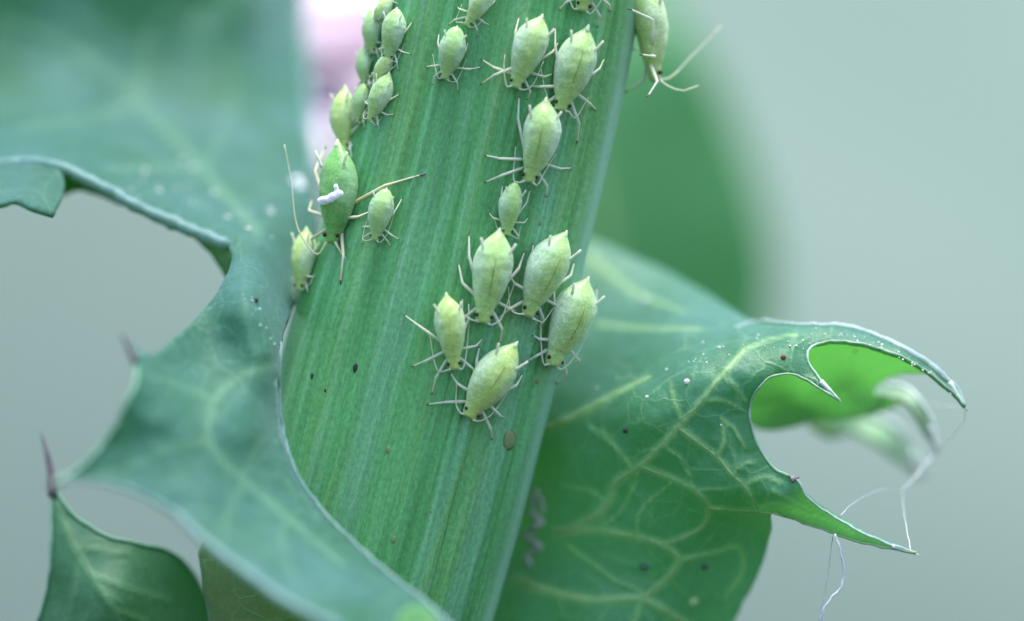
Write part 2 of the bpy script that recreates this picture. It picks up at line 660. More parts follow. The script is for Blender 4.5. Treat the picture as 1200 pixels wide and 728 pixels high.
def build_stem():
    n = 520
    prof = stem_profile(n)
    ys = np.linspace(-420, 1300, 150)
    v, uv, ribs = [], [], []
    for y in ys:
        cx = stem_cx(y)
        c = W(cx, y, 0); c.y = HD
        c2 = W(stem_cx(y + 5), y + 5, 0); c2.y = HD
        t = (c - c2).normalized()
        r = t.cross(Vector((0, 1, 0))).normalized()
        if r.x < 0:
            r = -r
        k = 1 + .012 * noise.noise(Vector((y * .006, 0, 0)))
        for (x, dy, q, rib) in prof:
            if x < 0:
                tt = min(1, max(0, (y - 120) / 330)); x *= 1 + .13 * tt * tt * (3 - 2 * tt)
            wob = .012 * noise.noise(Vector((q * 6, y * .01, 2)))
            v.append(c + r * (x * k) + Vector((0, dy * k - wob, 0)))
            uv.append((q * 1.5 + .02 * noise.noise(Vector((q * 3, y * .008, 9))), y / 100))
            ribs.append(rib)
    f = []
    m = len(ys)
    for j in range(m - 1):
        for i in range(n):
            i2 = (i + 1) % n
            f.append((j * n + i, j * n + i2, (j + 1) * n + i2, (j + 1) * n + i))
    f.append(tuple(range(n))[::-1])
    f.append(tuple((m - 1) * n + i for i in range(n)))
    o = link("stem", v, f, M_STEM, plant, uv=uv)
    at = o.data.attributes.new("rib", 'FLOAT', 'POINT')
    at.data.foreach_set("value", ribs)
    return o, BVHTree.FromPolygons(v, f)


stem, STEM_BVH = build_stem()
# outward normals
import bmesh
bm = bmesh.new(); bm.from_mesh(stem.data)
bmesh.ops.recalc_face_normals(bm, faces=bm.faces)
bm.to_mesh(stem.data); bm.free()


def stem_hit(px, py, step=0):
    """point and outward normal on the stem seen at a pixel"""
    for k in range(60):
        p = W(px + k * step, py, 0)
        o = Vector((0, -D, 0))
        h, nrm, i, d = STEM_BVH.ray_cast(o, (p - o).normalized())
        if h is not None:
            # average the normal over a patch
            acc = Vector()
            for dx in (-9, 0, 9):
                for dy in (-9, 0, 9):
                    q = W(px + k * step + dx, py + dy, 0)
                    h2, n2, _, _ = STEM_BVH.ray_cast(o, (q - o).normalized())
                    if h2 is not None:
                        if n2.dot(q - o) > 0:
                            n2 = -n2
                        acc += n2
            return h, acc.normalized()
    raise ValueError((px, py))


def stem_spot(name, px, py, r, mat, sc=(1, 1, .4), seed=0):
    h, nrm = stem_hit(px, py)
    mb = MB()
    mb.ball((0, 0, 0), r, 12, 0, sc)
    q = nrm.to_track_quat('Z', 'Y').to_matrix()
    mb.v = [q @ (v * (1 + .35 * noise.noise(v * 9 / max(r * 9, .1) + Vector((seed, 0, 0))))) + h for v in mb.v]
    return mb.build(name, mat, stem)


M_BLEM = plain("blemish", (.16, .20, .08), .6, col2=(.10, .22, .07), scale=9)
stem_spot("blemish", 597, 516, .09, M_BLEM, (.85, 1.4, .17), 3)
stem_spot("blemish", 600, 511, .05, M_SPECK if False else plain("blemish_core", (.17, .10, .07), .6), (1, 1.4, .2), 5)
for i, (x, y, r) in enumerate([(417, 432, .035), (366, 441, .026), (381, 458, .017), (455, 527, .03), (462, 633, .032), (630, 447, .03), (613, 452, .015), (592, 255, .014), (633, 262, .02), (489, 470, .013), (540, 560, .012), (505, 600, .014)]):
    stem_spot("speck", x, y, r, M_SPECK if i in (0, 1, 2) else M_BLEM, (1, 1.5, .18), i)

# ------------------------------------------------------------------ left clasping leaf
LEFT_CTRL = [
    (-250, -150, 4.5), (-150, 60, 4.8), (0, -120, 4.7), (0, 0, 4.9), (0, 80, 4.5), (0, 140, 3.6), (120, -120, 5.1), (120, 0, 5.25), (120, 90, 4.8), (120, 150, 4.0),
    (230, -120, 5.7), (230, 0, 5.7), (230, 90, 5.2), (230, 160, 4.2), (300, 0, 6.2), (300, 90, 5.7), (300, 165, 4.3),
    (335, -150, 8.6), (345, 0, 8.2), (355, 90, 7.0), (352, 160, 4.8), (346, 230, 2.7), (342, 290, 1.75), (372, 270, 2.6), (372, 320, 2.1), (335, 345, .8),
    (-250, 230, 2.2), (0, 193, 1.5), (60, 192, 1.3), (110, 215, 1.2), (170, 246, 1.15), (230, 272, 1.0), (268, 290, .75),
    (60, 168, 2.4), (120, 190, 2.3), (180, 212, 2.3), (230, 222, 2.4), (300, 235, 2.4), (305, 285, 1.0),
    (286, 338, -.35), (268, 326, .1), (302, 374, -.55), (312, 412, -.62), (316, 450, -.68), (331, 400, -.05), (327, 450, -.25), (331, 500, -.4),
    (248, 352, -.15), (210, 392, -.8), (163, 425, -1.8), (220, 430, -.95), (265, 400, -.5), (270, 450, -.95), (300, 500, -1.2),
    (158, 450, -2.1), (140, 495, -2.2), (200, 500, -1.9), (250, 500, -1.6), (90, 560, -2.4), (120, 565, -2.4), (160, 577, -2.4), (205, 602, -2.4),
    (150, 540, -2.2), (220, 550, -2.0), (290, 570, -1.6), (345, 550, -.6), (243, 637, -2.6), (290, 640, -2.4), (350, 620, -1.6),
    (290, 672, -2.8), (340, 708, -3.0), (372, 592, -.65), (410, 632, -.95), (450, 668, -1.3), (400, 680, -2.3), (400, 738, -3.0),
    (500, 708, -1.75), (470, 725, -2.3), (540, 745, -2.0), (560, 860, -3.2), (640, 860, -2.6)]
LS = Surf(LEFT_CTRL, .015, ripple=.08, rscale=1.4)
LEFT_OUT = [(-250, -150, 1), (335, -150, 1), (345, -60), (353, 0), (360, 80), (362, 150), (366, 210), (372, 270), (366, 320), (344, 360), (331, 400), (327, 450), (331, 500),
            (345, 550), (372, 592), (410, 632), (450, 668), (500, 708), (540, 745), (600, 800), (640, 860, 1), (560, 860, 1), (470, 790), (400, 738), (340, 708),
            (290, 672), (243, 637), (205, 602), (160, 577), (120, 565), (90, 562), (62, 567, 1), (92, 550), (125, 515), (145, 480), (158, 450), (162, 428),
            (149, 399, 1), (176, 416), (210, 392), (240, 362), (262, 330), (272, 302), (268, 288), (230, 272), (190, 256), (150, 236), (110, 215),
            (75, 198), (40, 190), (0, 193), (-60, 205), (-250, 230, 1)]
LV = [([(322, 430), (285, 440), (252, 468), (246, 520), (285, 562), (335, 604), (400, 660)], .05, .03),
      ([(246, 520), (205, 525), (172, 540), (120, 560)], .035, .015), ([(285, 562), (270, 600), (262, 640)], .03, .012),
      ([(285, 562), (300, 525), (326, 500)], .02, .01), ([(252, 468), (220, 455), (170, 440)], .025, .01),
      ([(335, 604), (330, 640), (350, 690)], .02, .01), ([(300, 270), (240, 200), (165, 120), (90, 60), (0, 20)], .06, .03),
      ([(240, 200), (180, 195), (120, 200)], .03, .01), ([(165, 120), (170, 60), (205, -20)], .04, .02), ([(165, 120), (90, 140), (20, 150)], .035, .015),
      ([(240, 200), (270, 130), (275, 60)], .03, .015)]
mb = MB()
sheet(mb, LEFT_OUT, LS, 5, 0, LV, .42)
# hanging curled lobe at the far left, its glowing underside strips
LOB = Surf([(-120, 205, 1.7), (0, 193, 1.45), (60, 193, 1.28), (0, 220, .95), (60, 225, .85), (0, 243, .55), (60, 252, .45), (-120, 255, .8)], .002)
sheet(mb, [(-120, 206, 1), (-60, 204), (0, 193), (40, 190), (68, 197), (76, 212), (70, 235), (62, 251, 1), (40, 246), (18, 236), (0, 240), (-60, 246), (-120, 262, 1)], LOB, 5, 0)
UN1 = Surf([(66, 194, 1.45), (110, 214, 1.35), (170, 246, 1.25), (75, 225, 1.9), (110, 228, 1.8), (150, 245, 1.5)], .002)
sheet(mb, [(60, 193, 1), (90, 204), (130, 224), (165, 242, 1), (140, 240), (112, 229), (90, 224), (70, 232, 1)], UN1, 4, 1)
UN2 = Surf([(215, 266, 1.15), (268, 288, .85), (272, 302, .75), (262, 326, 1.2), (240, 296, 1.4)], .002)
sheet(mb, [(205, 261, 1), (240, 275), (268, 286), (274, 300), (266, 328, 1), (252, 305), (232, 284)], UN2, 4, 1)
# underside lip near the bottom of the frame
UN3 = Surf([(458, 760, -3.0), (464, 735, -2.75), (475, 714, -2.6), (492, 708, -2.45), (518, 738, -2.5), (490, 730, -2.55), (530, 765, -2.8)], .002)
sheet(mb, [(458, 760, 1), (464, 735), (474, 716), (490, 709), (506, 716), (518, 738), (530, 765, 1)], UN3, 4, 1)
left_leaf = mb.build("leaf", [M_TOP, M_UND, M_TOP], plant)
left_leaf["label"] = "wavy bluish green leaf clasping the stem on its left side"
solidify(left_leaf, .05)


def edge(surf, pts, r0, r1, parent, mat=None, name="leaf_margin", off=0.01):
    return ribbon(name, surf, pts, r0, r1, mat or M_MARG, parent, off, 6, 6, True, len(pts))


edge(LS, [(-60, 205), (0, 193), (40, 190), (75, 198), (110, 215), (150, 236), (190, 256), (230, 272), (268, 288)], .07, .085, left_leaf, M_ROLL, off=-.03)
edge(LS, [(345, -60), (353, 0), (360, 80), (362, 150), (366, 210)], .10, .03, left_leaf, M_ROLL)
edge(LS, [(329, 400), (327, 450), (331, 500), (345, 550), (372, 592), (410, 632), (450, 668), (500, 708), (540, 745)], .014, .04, left_leaf, M_ROLL)
edge(LS, [(162, 428), (158, 450), (145, 480), (125, 515), (92, 550), (62, 567)], .02, .03, left_leaf, M_VEINB)
edge(LS, [(62, 567), (90, 562), (120, 565), (160, 577), (205, 602), (243, 637), (290, 672), (340, 708), (400, 738)], .02, .07, left_leaf, M_ROLL)


def spine(pa, pb, r, parent, mat, bend=(0, 0, 0)):
    pa, pb = Vector(pa), Vector(pb)
    mb = MB()
    P = [pa.lerp(pb, t) + Vector(bend) * (4 * t * (1 - t)) for t in np.linspace(0, 1, 9)]
    mb.tube(P, [r * (1 - t) ** .8 + .004 for t in np.linspace(0, 1, 9)], 8, [0] * 5 + [1] * 3)
    return mb.build("spine", [mat, mat if mat is M_SPINED else M_SPINE], parent)


spine(LS.pos(160, 424), W(141, 389, -1.9), .05, left_leaf, M_SPINED)
spine(LS.pos(74, 563), W(52, 571, -2.4), .045, left_leaf, M_SPINED)
# wax grains, white to stand in for sparkles of light on the crest
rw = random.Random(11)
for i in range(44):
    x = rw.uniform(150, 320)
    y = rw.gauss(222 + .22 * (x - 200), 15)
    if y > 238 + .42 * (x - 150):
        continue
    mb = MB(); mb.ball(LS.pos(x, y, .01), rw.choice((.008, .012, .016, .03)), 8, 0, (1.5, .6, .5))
    mb.build("wax_sparkle", M_SPECKW, left_leaf)
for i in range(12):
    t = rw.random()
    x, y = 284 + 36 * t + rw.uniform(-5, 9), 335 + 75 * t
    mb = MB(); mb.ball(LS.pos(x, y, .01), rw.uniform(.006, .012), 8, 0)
    mb.build("wax_sparkle", M_SPECKW, left_leaf)
mb = MB(); mb.ball(LS.pos(300, 352, .02), .03, 8, 0); mb.build("speck", M_SPECK, left_leaf)

# lower left pointed leaf
P3 = Surf([(62, 570, 1.2), (45, 728, 1.0), (130, 630, 1.0), (130, 700, .6), (225, 670, 1.6), (245, 730, 1.9), (20, 850, .8), (270, 850, 2.0), (150, 850, .6)], .003, .05, 1.5, 4)
mb = MB()
sheet(mb, [(61, 568, 1), (75, 590), (100, 614), (130, 630), (165, 638), (200, 647), (226, 670), (241, 700), (252, 740), (268, 850, 1), (15, 850, 1), (45, 728), (57, 680), (60, 620)], P3, 5, 0, [([(66, 590), (85, 640), (110, 680), (140, 730), (160, 800)], .04, .03), ([(92, 655), (88, 690), (75, 740)], .022, .012), ([(105, 672), (150, 690), (200, 705)], .02, .01), ([(130, 715), (170, 730), (200, 760)], .02, .01), ([(85, 640), (115, 645), (160, 650)], .015, .008)])
tip_leaf = mb.build("leaf", [M_DARK, M_UND], plant)
tip_leaf["label"] = "dark green pointed leaf tip with a purple spine at the lower left"
solidify(tip_leaf, .05)
spine(P3.pos(62, 582), W(47, 506, 1.3), .06, tip_leaf, M_SPINED, (.03, 0, .02))
edge(P3, [(61, 568), (75, 590), (100, 614), (130, 630), (165, 638), (200, 647), (226, 670), (241, 700), (252, 740)], .02, .02, tip_leaf, M_VEINB)
edge(P3, [(61, 568), (60, 620), (57, 680), (45, 728)], .02, .02, tip_leaf, M_VEINB)

# olive leaf seen under the clasping one
P4 = Surf([(235, 640, .6), (300, 660, -.1), (420, 730, -.7), (250, 850, .4), (450, 850, -.8), (320, 760, -.2)], .003, .05, 1.5, 8)
mb = MB()
sheet(mb, [(232, 648, 1), (248, 622), (300, 640), (380, 690), (450, 740), (480, 850, 1), (250, 850, 1), (245, 740), (238, 690)], P4, 7)
olive = mb.build("leaf", [M_OLIVE, M_UND], plant)
olive["label"] = "olive green leaf showing below the clasping leaf at the bottom edge"
solidify(olive, .05)

# ------------------------------------------------------------------ right curled leaf
RIGHT_CTRL = [
    (600, 280, 4.6), (690, 280, 4.2), (740, 300, 3.8), (790, 322, 3.4), (840, 350, 2.7), (885, 376, 1.4), (700, 350, 3.1), (760, 370, 2.3), (820, 380, 1.5),
    (620, 420, 2.7), (690, 430, 1.75), (760, 415, 1.15), (820, 400, .85), (870, 392, .7),
    (930, 380, .75), (1000, 385, .65), (1045, 402, .6), (1090, 428, .55), (1131, 474, .5),
    (930, 392, .35), (1000, 393, .4), (1050, 408, .42), (950, 410, .25), (980, 466, -.1), (960, 440, .05),
    (640, 490, 1.7), (690, 490, 1.0), (740, 470, .5), (800, 440, .25), (860, 420, .15), (901, 442, .05), (879, 480, .1), (893, 530, .1), (925, 560, .05),
    (820, 500, .1), (740, 540, .5), (680, 560, 1.1), (620, 560, 1.9),
    (970, 603, .0), (1072, 648, -.1), (1000, 633, .0), (905, 600, .2), (850, 590, .35), (780, 600, .6), (700, 620, 1.1), (620, 640, 1.9),
    (903, 620, .9), (890, 670, 1.3), (860, 728, 1.6), (800, 680, 1.0), (700, 700, 1.1), (600, 720, 1.7), (830, 850, 2.0), (560, 850, 2.2), (700, 800, 1.2)]
RS = Surf(RIGHT_CTRL, .004, ripple=.075, rscale=1.7, seed=3)
RIGHT_OUT = [(560, 600, 1), (600, 280, 1), (690, 279), (740, 300), (790, 322), (840, 350), (885, 377), (930, 380), (1000, 385), (1045, 402), (1090, 428), (1118, 452), (1132, 476, 1),
             (1108, 452), (1085, 434), (1050, 415), (1015, 404), (980, 400), (958, 403), (946, 412), (949, 428), (962, 446), (983, 468, 1),
             (960, 455), (940, 442), (918, 438), (898, 445), (885, 460), (879, 480), (882, 505), (893, 530), (907, 549), (926, 559), (934, 563), (945, 582), (975, 604), (1010, 624), (1073, 649, 1),
             (1035, 641), (1000, 633), (960, 619), (925, 607), (905, 602), (904, 622), (896, 655), (880, 690), (860, 728), (830, 800), (800, 850, 1), (540, 850, 1)]
VEINS = [
    ([(652, 625), (690, 610), (712, 590), (722, 566), (752, 545), (775, 522), (800, 495), (822, 470), (846, 440), (872, 410)], .05, .02),
    ([(752, 547), (790, 562), (815, 575), (830, 594), (825, 615), (800, 630), (775, 638)], .034, .016),
    ([(796, 502), (820, 520), (840, 535), (858, 556), (873, 570), (888, 596)], .032, .014),
    ([(830, 595), (860, 598), (890, 600)], .026, .012),
    ([(652, 625), (700, 622), (745, 630), (775, 638), (795, 655), (782, 678), (752, 702)], .04, .028),
    ([(606, 680), (650, 695), (700, 703), (752, 702), (790, 722), (820, 740)], .05, .028),
    ([(800, 655), (835, 648), (866, 642), (870, 670), (850, 700)], .02, .012),
    ([(840, 535), (848, 518), (846, 490)], .022, .01),
    ([(873, 568), (895, 560), (915, 565)], .016, .009),
    ([(740, 548), (722, 525), (705, 505)], .02, .008),
    ([(800, 495), (790, 470), (786, 450)], .018, .008),
    ([(822, 470), (848, 470), (868, 480)], .016, .008),
    ([(846, 490), (862, 505), (872, 525)], .014, .008),
    ([(665, 640), (690, 658), (720, 680)], .02, .008),
    ([(888, 596), (910, 590), (940, 600)], .014, .006),
    ([(640, 505), (680, 485), (720, 462), (760, 442)], .05, .012),
    ([(712, 590), (690, 575), (660, 570)], .018, .008),
    ([(872, 410), (900, 398), (935, 392)], .014, .008), ([(775, 522), (800, 540), (812, 572)], .01, .006), ([(858, 556), (870, 545), (884, 540)], .01, .006),
    ([(690, 500), (722, 525)], .01, .01), ([(846, 440), (862, 455), (874, 470)], .012, .007), ([(815, 575), (850, 572), (873, 570)], .01, .006),
    ([(752, 702), (740, 740)], .02, .01), ([(720, 680), (745, 690), (760, 700)], .01, .01), ([(745, 630), (750, 600), (790, 562)], .01, .008),
    ([(700, 622), (730, 595), (752, 545)], .008, .008), ([(690, 300), (740, 340), (800, 365)], .03, .012), ([(700, 380), (760, 385), (820, 385)], .025, .01),
    ([(928, 600), (960, 606), (1000, 626)], .012, .006), ([(905, 575), (925, 585), (950, 597)], .01, .006)]
mb = MB()
sheet(mb, RIGHT_OUT, RS, 4, 0, VEINS)
# the blade curls over the crest: underside seen through the scallops
RB = Surf([(865, 470, 1.6), (880, 400, .95), (930, 385, .85), (1000, 389, .75), (1050, 406, .7), (1098, 437, .7), (1060, 440, 1.5), (1025, 461, 2.1), (1000, 430, 1.7), (930, 420, 1.6),
           (1063, 470, 2.2), (1027, 484, 2.2), (985, 493, 2.1), (920, 503, 2.1), (892, 502, 2.0), (940, 470, 2.3), (985, 460, 1.9)], .003)
sheet(mb, [(862, 470), (868, 415), (895, 392), (930, 384), (1000, 389), (1050, 406), (1100, 438, 1), (1062, 439), (1038, 446), (1025, 461), (1045, 466), (1064, 469, 1), (1030, 484), (985, 493), (950, 494), (920, 503), (892, 503), (870, 492)], RB, 4, 1, [([(880, 480), (930, 470), (985, 462), (1020, 440), (1060, 425)], .03, .015), ([(930, 470), (950, 440), (960, 410)], .018, .01), ([(985, 462), (990, 430), (1000, 405)], .018, .01), ([(930, 470), (925, 495)], .015, .01), ([(985, 462), (1010, 478)], .015, .01)])
RC = Surf([(1025, 462, 2.2), (1060, 455, 2.0), (1092, 500, 1.9), (1098, 525, 1.9), (1060, 472, 1.8)], .002)
sheet(mb, [(1022, 463, 1), (1040, 451), (1062, 455), (1080, 474), (1093, 500), (1098, 527, 1), (1084, 508), (1072, 488), (1060, 473), (1040, 468)], RC, 4, 3)
RD = Surf([(960, 485, 3.0), (1010, 485, 3.6), (1065, 520, 4.0), (1078, 552, 4.2), (1030, 518, 3.4), (960, 520, 3.2)], .002)
sheet(mb, [(945, 484), (985, 482), (1020, 486), (1050, 503), (1070, 530), (1080, 556, 1), (1050, 538), (1025, 520), (1000, 508), (975, 515), (955, 506)], RD, 5, 3)
right_leaf = mb.build("leaf", [M_TOPR, M_UND, M_TOPR, M_TOOTH, M_TOOTH], plant)
right_leaf["label"] = "curled veined leaf with hooked white spines right of the stem"
solidify(right_leaf, .05)

edge(RS, [(860, 385), (885, 377), (930, 380), (1000, 385), (1045, 402), (1090, 428), (1106, 441)], .018, .05, right_leaf, M_RIM, off=-.01)
edge(RS, [(1104, 439), (1112, 446), (1120, 454), (1127, 465), (1132, 476)], .05, .010, right_leaf, M_RIM, off=-.01)
edge(RS, [(1132, 476), (1108, 452), (1085, 434), (1050, 415), (1015, 404), (980, 400), (958, 403), (946, 412), (949, 428), (962, 446), (983, 468)], .02, .014, right_leaf, M_EDGE, off=.0)
edge(RS, [(983, 468), (960, 455), (940, 442), (918, 438), (898, 445), (885, 460), (879, 480), (882, 505), (893, 530), (907, 549), (926, 559)], .014, .018, right_leaf, M_EDGE, off=.0)
edge(RS, [(926, 559), (934, 563), (945, 582), (975, 604), (1010, 624), (1073, 649)], .013, .015, right_leaf, M_RIM, off=.0)
edge(RS, [(1073, 649), (1035, 641), (1000, 633), (960, 619), (925, 607), (905, 602), (870, 599)], .02, .012, right_leaf, M_VEIN, off=.0)
edge(RC, [(1040, 451), (1062, 455), (1080, 474), (1093, 500), (1098, 527)], .03, .035, right_leaf, off=.0)
edge(RD, [(985, 482), (1020, 486), (1050, 503), (1070, 530), (1080, 556)], .05, .06, right_leaf, off=.0)
spine(RS.pos(1112, 448), W(1134, 482, .5), .035, right_leaf, M_MARG)
spine(RS.pos(962, 447), W(986, 471, -.12), .03, right_leaf, M_MARG)
spine(RS.pos(1045, 640), W(1078, 651, -.1), .026, right_leaf, M_MARG)
spine(RS.pos(927, 562), W(937, 559, .0), .05, right_leaf, M_SPINED)
spine(RC.pos(1088, 500), W(1100, 534, 1.9), .05, right_leaf, M_MARG)
spine(RD.pos(1066, 535), W(1083, 562, 4.2), .08, right_leaf, M_MARG)
for i, (pts, a, b) in enumerate(VEINS):
    if a > .025:
        ribbon("vein", RS, pts, a * .42, b * .5, M_VEIN, right_leaf, .022 - a * .25, 8, 6, False, i + 20)
for (x, y, r, m) in [(733, 505, .036, M_SPECK), (758, 465, .022, M_SPECKW), (781, 433, .018, M_SPECKW), (805, 447, .038, M_SPECKW), (806, 445, .028, M_SPECKR), (918, 419, .036, M_SPECKR),
                     (756, 352, .05, M_SPECKW), (755, 664, .06, M_DARK), (812, 705, .07, M_VEIN), (826, 664, .05, M_DARK), (1002, 411, .03, M_SPECKW), (845, 498, .012, M_SPECKW), (700, 455, .016, M_SPECKW)]:
    mb = MB(); mb.ball((RB if x == 1002 else RS).pos(x, y, .02), r, 10, 0, (1, .2, .85)); mb.build("speck", m, right_leaf)
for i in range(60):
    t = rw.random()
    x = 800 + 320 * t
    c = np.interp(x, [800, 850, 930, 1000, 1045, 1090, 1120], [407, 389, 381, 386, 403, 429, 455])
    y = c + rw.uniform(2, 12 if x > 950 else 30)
    mb = MB(); mb.ball(RS.pos(x, y, .01), rw.uniform(.006, .014), 6, 0); mb.build("wax_sparkle", M_SPECKW, right_leaf)

# ------------------------------------------------------------------ leaf and blossom far behind
M_BACK = leaf_mat("background_leaf", (.09, .31, .11), (.105, .34, .13), (.25, .65, .15), transw=.4, sheen=.05)
BG = Surf([(600, -80, 21), (760, 60, 20), (850, 160, 21), (890, 280, 21.5), (900, 380, 22), (700, 300, 19.5), (700, 500, 20), (850, 480, 21.5)], .01)
bleaf = thing("background_leaf", "broad dark green leaf blurred behind the stem on the right", "leaf", W(720, 560, 20))
mb = MB()
sheet(mb, [(560, -160, 1), (640, -110), (730, -50), (810, 40), (862, 140), (896, 240), (908, 330), (895, 420), (840, 500), (760, 560), (640, 590), (560, 560, 1)], BG, 14)
ob = mb.build("leaf_blade", [M_BACK, M_BACK], bleaf)
solidify(ob, .12)
mb = MB(); mb.tube([BG.pos(x, y, .05) for x, y in [(600, -90), (660, 100), (700, 300), (720, 560)]], [.05, .1, .15, .2]); mb.build("midrib", M_VEIN, bleaf)

M_PETAL = plain("pale_pink_petal", (.86, .75, .79), .6, col2=(.91, .84, .86), scale=1.0, trans=(.95, .8, .9), tw=.4)
M_SEPAL = plain("sepal", (.18, .34, .14), .6)
fc = W(395, 80, 17)
TILT = Matrix.Rotation(R(-55), 3, 'X')
flo = thing("pink_blossom", "pale pink blossom blurred behind the upper left of the stem", "flower", fc + Vector((0, 0, -4)))
rp = random.Random(5)
for ring, (cnt, rr, ln) in enumerate([(16, .3, 3.3), (14, .2, 2.5), (10, .1, 1.6)]):
    for k in range(cnt):
        a = 2 * math.pi * k / cnt + rp.uniform(-.1, .1)
        el = R(18 + 22 * ring + rp.uniform(-6, 6))
        ax = Vector((math.cos(a) * math.cos(el), -math.sin(el), math.sin(a) * math.cos(el)))
        sd = Vector((-math.sin(a), 0, math.cos(a)))
        up = ax.cross(sd)
        v, f = [], []
        for j in range(9):
            t = j / 8
            wd = .42 * math.sin(math.pi * min(1, .12 + t * .82)) ** .7
            c = fc + ax * (rr + ln * t) + up * (-.35 * t * t)
            for s in (-1, -.5, 0, .5, 1):
                v.append(c + sd * wd * s + up * (.12 * (1 - s * s) * wd))
        for j in range(8):
            for s in range(4):
                q = j * 5 + s
                f.append((q, q + 1, q + 6, q + 5))
        v = [fc + TILT @ (q_ - fc) for q_ in v]
        po = link("petal", v, f, M_PETAL, flo)
        sm = po.modifiers.new("thickness", 'SOLIDIFY'); sm.thickness = .04
mb = MB(); mb.ball(fc + Vector((0, .3, -.5)), .7, 16, 0, (1, 1, 1.1)); mb.build("calyx", M_SEPAL, flo)
mb = MB(); mb.tube([fc + Vector((0, .4, -.7)), fc + Vector((.1, 1.4, -1.5)), fc + Vector((.2, 1.3, -9))], [.25, .2, .2]); mb.build("stalk", M_SEPAL, flo)


# ------------------------------------------------------------------ aphids
WID = [(0, .055), (.025, .078), (.08, .088), (.14, .102), (.22, .137), (.32, .172), (.42, .200), (.52, .218), (.62, .224), (.72, .208), (.80, .175), (.87, .126), (.93, .070), (.97, .034), (1.0, .010)]


def wid(s):
    return float(np.interp(s, [a for a, b in WID], [b for a, b in WID]))




def aphid_shell(fat, rnd, nymph=0.0):
    """head at -y, tail at +y; returns rings"""
    NS, NA = 56, 28
    v, f = [], []
    ph = rnd.uniform(0, 6)
    bend = rnd.uniform(-.05, .05)
    shift = rnd.uniform(-.05, .05)
    hd = rnd.uniform(.9, 1.12)

    def smooth_w(s):
        q = s + shift * math.sin(math.pi * s)
        w0 = sum(wid(min(1, max(0, q + k * .012))) for k in (-2, -1, 0, 1, 2)) / 5
        if nymph and s > .15:      # young ones are blunter behind
            w1 = .21 * math.sqrt(max(.004, 1 - ((s - .58) / .43) ** 2))
            w0 = w0 + (max(w0, w1) - w0) * nymph * min(1, (s - .15) * 5)
        if s < .2:
            w0 *= hd + (1 - hd) * (s / .2)
        return w0
    for j in range(NS):
        s = (j + .5) / NS
        s = s if j else .004
        if j == NS - 1:
            s = .996
        wd = smooth_w(s) * fat
        ht = wd * .74
        zc = zc_at(s)
        seg = 1 + (.004 * math.sin(2 * math.pi * s * 11) if .22 < s < .93 else 0)
        neck = 1 - .06 * math.exp(-((s - .16) / .02) ** 2)
        for i in range(NA):
            a = 2 * math.pi * i / NA
            ca, sa = math.cos(a), math.sin(a)
            x = wd * seg * neck * math.copysign(abs(ca) ** .92, ca)
            z = ht * neck * (math.copysign(abs(sa) ** (1.06 if sa > 0 else .8), sa))
            lump = .010 * noise.noise(Vector((x * 9 + ph, s * 9, z * 9)))
            v.append(Vector((x * (1 + lump * 2) + bend * math.sin(s * 3), s - .5, zc + z + lump)))
        if j:
            b = (j - 1) * NA
            for i in range(NA):
                i2 = (i + 1) % NA
                f.append((b + i, b + NA + i, b + NA + i2, b + i2))
    f.append(tuple(range(NA)))
    f.append(tuple((NS - 1) * NA + i for i in range(NA))[::-1])
    return v, f


def zc_at(s):
    t = min(1, max(0, (s + .02) / .52))
    return .135 + .082 * t * t * (3 - 2 * t)


APHIDS = []


